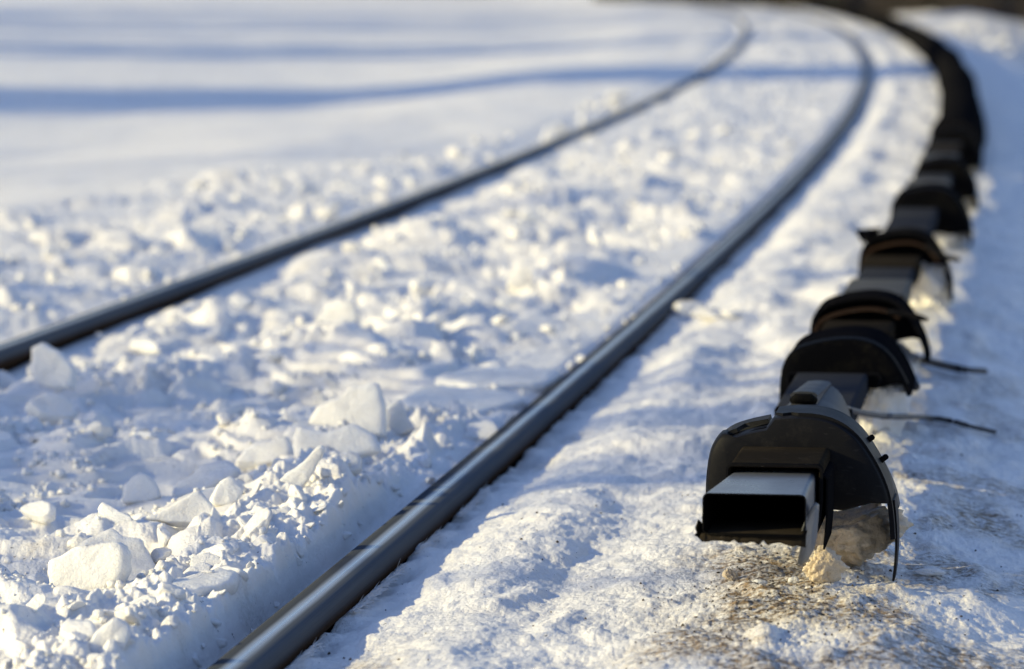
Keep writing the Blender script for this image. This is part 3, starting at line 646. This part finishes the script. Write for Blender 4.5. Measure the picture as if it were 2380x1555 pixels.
for ol, lab, sd in flat:
    cx = sum(p[0] for p in ol) / len(ol); cy = sum(p[1] for p in ol) / len(ol)
    b0 = onsnow(cx, cy, .018); slab("ice_chunk", ol, .028, 84, random.uniform(-40, 40), lab, cat="ice chunk", group="flat ice sheets by the near rail", base=b0, seed=sd)

# ------------------------------------------------------------------ snow lumps (individuals) and crumbs (stuff)
def lump_mesh(seed, sub=4, flatk=.7, planes=9, rough=1.0):
    bm = bmesh.new(); bmesh.ops.create_icosphere(bm, subdivisions=sub, radius=1.0); r_ = random.Random(seed)
    pl = []
    for _ in range(planes):
        d = Vector((r_.gauss(0, 1), r_.gauss(0, 1), r_.gauss(0, 1))).normalized(); pl.append((d, r_.uniform(.45, .85)))
    sx, sy, sz = r_.uniform(.8, 1.25), r_.uniform(.7, 1.1), flatk * r_.uniform(.75, 1.15)
    for v in bm.verts:
        p = v.co.copy()
        for d, k in pl:
            t = p.dot(d)
            if t > k: p -= d * (t - k) * .92
        p *= 1 + rough * (.10 * mnoise.fractal(p * 2.1 + Vector((seed, 0, 0)), .8, 2, 3) + .05 * mnoise.fractal(p * 6 + Vector((seed, 9, 0)), .6, 2, 5))
        v.co = Vector((p.x * sx, p.y * sy, p.z * sz))
    me = bpy.data.meshes.new("snow_lump"); bm.to_mesh(me); bm.free(); me.shade_smooth(); me.materials.append(M_lump); return me
protos = [lump_mesh(s, 4, k) for s, k in ((1, .8), (2, .6), (3, .9), (4, .5), (5, .7), (6, .85), (7, .4), (8, .7))]
lab_z = {'near': ("rounded white snow lump in the rubble between the rails, close to the camera", "snow lumps in the near rubble"),
         'bank': ("knobbly cream snow lump along the crest of the bank beside the groove", "snow lumps on the bank crest"),
         'mid': ("blurred snow lump in the rubble between the rails in the middle distance", "snow lumps in the far rubble"),
         'left': ("blurred snow lump beyond the far rail at the left of the track", "snow lumps beyond the far rail"),
         'ridge': ("sunlit snow lump on the ridge before the dark trees at the upper right", "snow lumps on the far ridge")}
def put_lump(x, y, r, zone, sink=.35):
    me = protos[rng.randint(len(protos))]; o = bpy.data.objects.new("snow_lump", me); sc.collection.objects.link(o)
    o.location = (x, y, hz(x, y) + r * (.55 - sink)); o.rotation_euler = (rng.normal() * .5, rng.normal() * .5, rng.rand() * 6.3); o.scale = (r * rng.uniform(.9, 1.4), r * rng.uniform(.8, 1.3), r * rng.uniform(.6, 1.0))
    tag(o, lab_z[zone][0], "snow lump", lab_z[zone][1]); return o
cnt = 0
while cnt < 40:                                             # near rubble, in clusters
    y = rng.uniform(5.2, 8.2); n = -rng.uniform(.26, 1.25); p = TR(n, y, 0)
    if abs(p.x) / y > .14 or vn(np.array([p.x * 3.0]), np.array([p.y * 2.2]), 301)[0] < -.05: continue
    put_lump(p.x, p.y, .010 + .028 * rng.rand() ** 2, 'near'); cnt += 1
y = 5.3
while y < 7.3:
    p = TR(-.165 - .07 * rng.rand(), y, 0); put_lump(p.x, p.y, .010 + .022 * rng.rand() ** 1.5, 'bank', .42); y += rng.uniform(.03, .07)
y = 5.3
while y < 7.4:
    p = TR(-.10 - .05 * rng.rand(), y, 0); o = put_lump(p.x, p.y, .006 + .010 * rng.rand() ** 1.5, 'bank', .45); y += rng.uniform(.03, .10)
y = 7.4
while y < 13:
    p = TR(-.055 - .05 * rng.rand(), y, 0); o = put_lump(p.x, p.y, .008 + .014 * rng.rand() ** 1.5, 'bank', .3); o['label'] = "small cream snow lump lying against the left edge of the near rail, beyond the groove"; o['group'] = "snow lumps against the near rail"; y += rng.uniform(.12, .34)
cnt = 0
while cnt < 70:
    y = 8.2 + 17 * rng.rand() ** 1.6; n = -rng.uniform(.12, 1.35); p = TR(n, y, 0)
    if abs(p.x) / y > .14 or vn(np.array([p.x * 2.0]), np.array([p.y * 1.1]), 302)[0] < -.02: continue
    put_lump(p.x, p.y, .014 + .05 * rng.rand() ** 2.2, 'mid'); cnt += 1
cnt = 0
while cnt < 50:
    y = 10.5 + 19 * rng.rand() ** 1.3; n = -1.72 - (.25 + 1.5 * (1 - float(ss(14, 24, y)))) * rng.rand() ** 1.3; p = TR(n, y, 0)
    if abs(p.x) / y > .14 or vn(np.array([p.x * 1.8]), np.array([p.y * .9]), 303)[0] < -.1: continue
    put_lump(p.x, p.y, .02 + .06 * rng.rand() ** 2, 'left'); cnt += 1
for px, py in ((2240, 52), (2258, 60), (2292, 58), (2310, 68), (2335, 72), (2350, 80), (2368, 76)):
    p = onsnow(px, py, 0); put_lump(p.x, p.y, .13 * rng.uniform(.7, 1.2), 'ridge')
# particular bigger pieces
def piece(px, py, r, label, m=None, sc_=(1, 1, 1), rot=0.0, name="snow_lump", cat="snow lump", sub=5, seed=50, flatk=.8, z=None):
    p = onsnow(px, py, 0); me = lump_mesh(seed, sub, flatk, 9, 2.2 if m is M_dirty else .9)
    if m: me.materials.clear(); me.materials.append(m)
    o = bpy.data.objects.new(name, me); sc.collection.objects.link(o); o.location = (p.x, p.y, p.z + (r * .25 if z is None else z)); o.rotation_euler = (0, 0, rot); o.scale = tuple(r * k for k in sc_)
    tag(o, label, cat); return o
e = TC(NL + .232, 6.36, .055); o = piece(2000, 1290, .085, "heap of dirty brown ice under the right side of the nearest hood", M_dirty, (.98, .8, 1.15), .4, "ice_heap", "ice heap", seed=61); o.location = e
o = piece(1935, 1320, .04, "small cream ice wedge leaning on the dirty heap below the nearest hood", M_dirty, (.85, .6, 1.1), .2, "ice_wedge", "ice wedge", seed=62); o.location = TR(fit_n(1937, 6.24), 6.24, .04)
piece(2153, 1336, .026, "flat white ice pebble lying right of the nearest hood", M_slab, (1.05, .8, .5), .2, "ice_pebble", "ice pebble", seed=63)
piece(1698, 1345, .018, "small brown ice stub on the stained snow below the open box end", M_dirty, (.8, .8, 1.1), .2, "ice_stub", "ice stub", seed=64)
piece(1760, 1358, .012, "thin clear ice chip on the stained snow, the left one of two", M_slab, (1.4, .8, .5), .2, "ice_chip", "ice chip", seed=65)
piece(1845, 1353, .010, "tiny white ice chip on the stained snow, the right one of two", M_slab, (1, .8, 1), .2, "ice_chip", "ice chip", seed=66)
piece(2340, 1500, .06, "low white snow lump with brown stain at the bottom right corner", M_lump, (1.5, .9, .55), .1, seed=67, z=-.012)
for (y, nl, zt, L), rr_, lb in zip(hd, (.085, .075, .08, .085, .07, .06), ("second", "third", "fourth", "fifth", "sixth", "seventh")):
    me = lump_mesh(70 + int(y), 5, .9, 4, 2.0); me.materials.clear(); me.materials.append(M_lump)
    o = bpy.data.objects.new("snow_heap", me); sc.collection.objects.link(o); o.location = TC(nl + .20, y + .09, .075 if lb == 'second' else .05); o.scale = (rr_, rr_ * 1.2, rr_ * 1.25)
    tag(o, "heap of icy snow caught inside the %s hood" % lb, "snow heap")
for px, py, w_ in ((1600, 735, .05), (1660, 740, .05), (1700, 735, .035), (1625, 720, .03)):
    piece(px, py, w_, "sunlit snow lump on the smooth strip between the near rail and the hoods", None, (1.2, .9, .8), .3, seed=int(px)); sc.objects[-1]
for o in sc.objects:
    if o.get('label', '').startswith("sunlit snow lump on the smooth strip"): o['group'] = "snow lumps beside the near rail"
# frost fringe under the right edge of the near rail head + crumbs, countless
def crumbs():
    base = []
    for s in range(5):
        bm = bmesh.new(); bmesh.ops.create_icosphere(bm, subdivisions=2, radius=1); r_ = random.Random(s)
        vs_ = [v.co * (1 + .55 * mnoise.noise(v.co * 1.9 + Vector((s * 3.1, 0, 0)))) for v in bm.verts]
        base.append((np.array([tuple(v) for v in vs_]), np.array([[v.index for v in f.verts] for f in bm.faces]))); bm.free()
    V = []; T = []; off = 0; K = 2600; got = 0
    while got < K:
        u = rng.rand()
        if u < .62: y = rng.uniform(4.9, 9.5); n = -rng.uniform(.15, 1.4); r = .003 + .009 * rng.rand() ** 3
        elif u < .85: y = 9 + 12 * rng.rand(); n = -rng.uniform(.12, 2.6); r = .006 + .016 * rng.rand() ** 3
        else: continue
        if -1.66 < n < -1.5 or (n < 0 and vn(np.array([n * 4.1]), np.array([y * 2.6]), 305)[0] < rng.uniform(-.1, .5)): continue
        h = float(heading(y)); x = float(rail_x(y)) + n * math.cos(h); yy = y - n * math.sin(h)
        if abs(x) / yy > .15: continue
        V.append((x, yy, r)); got += 1
    A = np.array(V); Z = height(A[:, 0], A[:, 1]); vs_ = []; fs = []
    for i in range(K):
        bv, bf = base[i % 5]; a = rng.rand() * 6.28; c_, s_ = math.cos(a), math.sin(a)
        p = bv * A[i, 2] * np.array([1, .8, .75]); p = np.stack([p[:, 0] * c_ - p[:, 1] * s_, p[:, 0] * s_ + p[:, 1] * c_, p[:, 2]], -1) + np.array([A[i, 0], A[i, 1], Z[i] + A[i, 2] * .3])
        vs_.append(p); fs.append(bf + off); off += len(bv)
    v = np.concatenate(vs_).astype(np.float32); t = np.concatenate(fs).astype(np.int32)
    me = bpy.data.meshes.new("snow_crumbs"); me.vertices.add(len(v)); me.vertices.foreach_set("co", v.ravel()); me.loops.add(t.size); me.loops.foreach_set("vertex_index", t.ravel())
    me.polygons.add(len(t)); me.polygons.foreach_set("loop_start", np.arange(0, t.size, 3, dtype=np.int32)); me.update(calc_edges=True); me.shade_smooth(); me.materials.append(M_lump)
    o = bpy.data.objects.new("snow_crumbs", me); sc.collection.objects.link(o); tag(o, "loose crumbs of snow scattered over the track rubble", "snow crumbs", None, 'stuff')
crumbs()
def grit():
    bm = bmesh.new(); bmesh.ops.create_icosphere(bm, subdivisions=1, radius=1); bv = np.array([tuple(v.co) for v in bm.verts]); bf = np.array([[v.index for v in f.verts] for f in bm.faces]); bm.free()
    P = []
    while len(P) < 1700:
        u = rng.rand()
        if u < .5: n = .735 + rng.normal() * .10; y = 6.1 + rng.normal() * .28
        elif u < .8: n = rng.uniform(.42, 1.12); y = rng.uniform(5.0, 8.5)
        else: n = rng.uniform(.05, .5); y = rng.uniform(5.0, 7.5)
        if u >= .5 and vn(np.array([n * 6.0]), np.array([y * 2.4]), 311)[0] < rng.uniform(-.5, .6): continue
        h = float(heading(y)); P.append((float(rail_x(y)) + n * math.cos(h), y - n * math.sin(h), .0005 + .0024 * rng.rand() ** 5))
    A = np.array(P); Z = height(A[:, 0], A[:, 1]); vs_ = []; fs = []; off = 0
    for i in range(len(A)):
        p = bv * A[i, 2] * rng.uniform(.5, 1.3, 3) * rng.uniform(.75, 1.25, (len(bv), 1)) + np.array([A[i, 0], A[i, 1], Z[i] + A[i, 2] * .3]); vs_.append(p); fs.append(bf + off); off += len(bv)
    o = link("grit", np.concatenate(vs_).tolist(), [tuple(t) for t in np.concatenate(fs).tolist()], M_grit, smooth=False); tag(o, "dark brown grit scattered on the icy snow around the black rail covers", "grit", None, 'stuff')
M_grit = simple("grit", (.05, .036, .024), .8, .6, 60)
grit()
def fringe():
    V = []; Fc = []; k = 0; y = 5.0
    while y < 7.6:
        if vn(np.array([y * 3.3]), np.array([.5]), 401)[0] > -.12:
            q0 = TR(.056, y, 0); p = TR(.038 + rng.rand() * .008, y, max(hz(q0.x, q0.y) + .003 * rng.rand(), -.04)); l = .008 + .018 * rng.rand(); d = Vector((.9 + rng.normal() * .3, rng.normal() * .5, .35 + rng.normal() * .35)).normalized(); wv = Vector((0, .0022, .0008))
            q = [p - wv, p + wv, p + Vector((0, 0, .0025)), p + d * l]; V += q; Fc += [(k, k + 1, k + 3), (k + 1, k + 2, k + 3), (k + 2, k, k + 3)]; k += 4
        y += .0017
    o = link("frost_fringe", V, Fc, M_slab, smooth=False); tag(o, "fringe of frost needles clinging below the near rail head", "frost", None, 'stuff')
fringe()

# ------------------------------------------------------------------ trees
def spruce_mesh(seed, H=13.0, R=2.0, n=8100, low=.3):
    r_ = random.Random(seed); v, f = tube([(0, 0, -.3), (0, 0, H * .5), (0, 0, H)], [.17, .1, .01], 8); trunk = (v, f)
    V = []; Fc = []; k = 0; whorls = 30
    for w_ in range(whorls):
        z = low + (H - low) * (w_ / whorls) ** .9; rad = R * (1 - z / H) ** .8 * r_.uniform(.75, 1.1) + .15
        for b in range(9):
            a = r_.uniform(0, 6.28); L = rad * r_.uniform(.65, 1.1)
            for j in range(n // (whorls * 9)):
                t = r_.uniform(.12, 1); q = Vector((math.cos(a) * L * t, math.sin(a) * L * t, z - .28 * L * t * t + r_.gauss(0, .06)))
                s_ = r_.uniform(.14, .30); d1 = Vector((math.cos(a) + r_.gauss(0, .4), math.sin(a) + r_.gauss(0, .4), -.3 + r_.gauss(0, .25))).normalized() * s_ * 1.6
                d2 = Vector((-math.sin(a), math.cos(a), r_.gauss(0, .4))).normalized() * s_ * .6
                V += [q - d2, q + d1 * .4 - d2 * .8, q + d1, q + d2]; Fc.append((k, k + 1, k + 2, k + 3)); k += 4
    return trunk, (V, Fc)
sp_cache = []
for s, hh, rr_ in ((1, 14, 2.7), (2, 11, 2.2), (3, 16, 3.1)):
    (tv, tf), (cv, cf_) = spruce_mesh(s, hh, rr_)
    a = bpy.data.meshes.new("trunk"); a.from_pydata([tuple(p) for p in tv], [], tf); a.materials.append(M_bark)
    b = bpy.data.meshes.new("crown"); b.from_pydata([tuple(p) for p in cv], [], cf_); b.materials.append(M_needle); sp_cache.append((a, b))
def tree(x, y, kind, s, label, group, zz=None):
    z = hz(x, y) if zz is None else zz
    e = empty("spruce_tree", (x, y, z)); e.scale = (s, s, s); e.rotation_euler = (0, 0, rng.rand() * 6.28); tag(e, label, "tree", group)
    for nm, me in zip(("trunk", "crown"), sp_cache[kind]): o = bpy.data.objects.new(nm, me); sc.collection.objects.link(o); o.parent = e
def q_tree(q, t, kind, s):                                  # q: across the light, t: up-sun distance
    x = -.259 * q - .966 * t; y = .966 * q - .259 * t
    tree(x, y, kind, s, "tall spruce left of the track whose long shadow falls over the snow", "spruces left of the track")
for q, t, k, s in ((8.0, 16.5, 1, .62), (8.95, 16.9, 1, .64), (53, 26, 0, 1.4), (74, 24, 2, 1.4), (80, 28, 0, 1.5), (43.5, 30, 1, 1.05), (34.9, 24, 0, 1.5), (37.6, 30, 1, 1.7), (28.5, 40, 1, .5), (57, 22, 2, 1.2), (62, 28, 0, 1.3), (88, 20, 2, 1.4), (95, 24, 0, 1.5), (102, 18, 2, 1.4), (110, 8, 1, 1.2), (46, 34, 1, .5)): q_tree(q, t, k, s)
# forest edge ahead and at the right (its foot shows at the upper right)
i = 0
for x, y in [(5.4 + 1.25 * k, 120 - 9.6 * k + rng.uniform(-1.5, 1.5)) for k in range(8)]:
    tree(x + 1.0, y + 3.5, i % 3, rng.uniform(.75, 1.0), "dark spruce in the forest edge at the upper right, only its foot in view", "spruces of the forest edge"); i += 1
for k in range(30):
    x = -44 + 2.4 * k + rng.uniform(-1, 1); tree(x * 1.3, 196 + rng.uniform(-6, 10), i % 3, rng.uniform(.8, 1.15), "spruce of the forest ahead, beyond the top of the picture", "spruces ahead"); i += 1
for k in range(34):
    x = -12 + 1.7 * k + rng.uniform(-.8, .8); tree(x, 212 + rng.uniform(-8, 14), i % 3, rng.uniform(.95, 1.25), "spruce of the forest ahead, beyond the top of the picture", "spruces ahead"); i += 1
def undergrowth():
    V = []; Fc = []; k = 0; r_ = random.Random(9)
    for _ in range(9000):
        t = r_.uniform(-.15, 1.05); x = 5.2 + 13.5 * t + r_.gauss(0, .2); y = 119 - 104 * t + abs(r_.gauss(0, 1.6)); z0 = -.2; h = r_.uniform(.3, 1.5)
        d = Vector((r_.gauss(0, .3), r_.gauss(0, .3), h)); s_ = Vector((r_.uniform(.006, .02), 0, 0)); p = Vector((x, y, z0))
        V += [p - s_, p + s_, p + d + s_ * .4, p + d - s_ * .4]; Fc.append((k, k + 1, k + 2, k + 3)); k += 4
        if r_.random() < .5:
            s2 = r_.uniform(.04, .1); q = p + d * r_.uniform(.1, .9); V += [q, q + Vector((s2, 0, s2 * .5)), q + Vector((s2 * .5, s2, s2)), q + Vector((0, s2, .3 * s2))]; Fc.append((k, k + 1, k + 2, k + 3)); k += 4
    V = np.array([tuple(p) for p in V]); g = height(V[:, 0], V[:, 1], False); V[:, 2] += g + .1
    o = link("undergrowth", V.tolist(), Fc, M_twig, smooth=False); tag(o, "brown leafless undergrowth along the foot of the forest edge", "undergrowth", None, 'stuff')
undergrowth()
# leafless birches close by on the left: thin shadows across the track
def birch(q, t, H, r0, seed):
    r_ = random.Random(seed); x = -.259 * q - .966 * t; y = .966 * q - .259 * t; z = hz(x, y)
    e = tag(empty("bare_tree", (x, y, z)), "leafless young tree standing left of the track, its thin shadow crossing the rails", "tree", "bare trees left of the track")
    pts = [Vector((.15 * math.sin(k * .9 + seed), .12 * math.sin(k * 1.3), -.3 + H * k / 8)) for k in range(9)]
    v, f = tube(pts, [r0 * (1 - .11 * k) for k in range(9)], 8); o = link("trunk", v, f, M_bark, e)
    V = []; Fc = []
    def branch(p, d, L, r, dep):
        ps = [p]; dd = d.copy()
        for j in range(4): dd = (dd + Vector((r_.gauss(0, .18), r_.gauss(0, .18), .08))).normalized(); ps.append(ps[-1] + dd * L / 4)
        v, f = tube(ps, [r, r * .85, r * .65, r * .45, r * .2], 5); o_ = len(V); V.extend(v); Fc.extend([tuple(i + o_ for i in q_) for q_ in f])
        if dep:
            for _ in range(4 if dep > 1 else 3):
                j = r_.randint(1, 4); branch(ps[j], (dd + Vector((r_.gauss(0, .6), r_.gauss(0, .6), r_.gauss(.1, .4)))).normalized(), L * .5, r * .5, dep - 1)
    for k in range(14):
        z_ = H * r_.uniform(.22, .95); a = r_.uniform(0, 6.28); j = int(z_ / H * 8); p = pts[j].lerp(pts[min(j + 1, 8)], z_ / H * 8 - j)
        branch(p, Vector((math.cos(a), math.sin(a), .8)).normalized(), (H - z_) * .4 + .5, r0 * .4 * (1.1 - z_ / H), 2)
    link("branches", V, Fc, M_bark, e)
for q, t, H, r0, sd in ((7.2, 12, 9, .14, 1), (9.2, 14, 9, .16, 2), (12.0, 15, 10, .16, 3), (8.2, 20, 10, .18, 5), (16, 18, 10, .15, 6), (21, 20, 12, .17, 7), (25.5, 30, 15, .2, 8), (30.5, 32, 16, .22, 9), (48, 32, 17, .24, 10), (68, 34, 18, .26, 11)): birch(q, t, H, r0, sd)
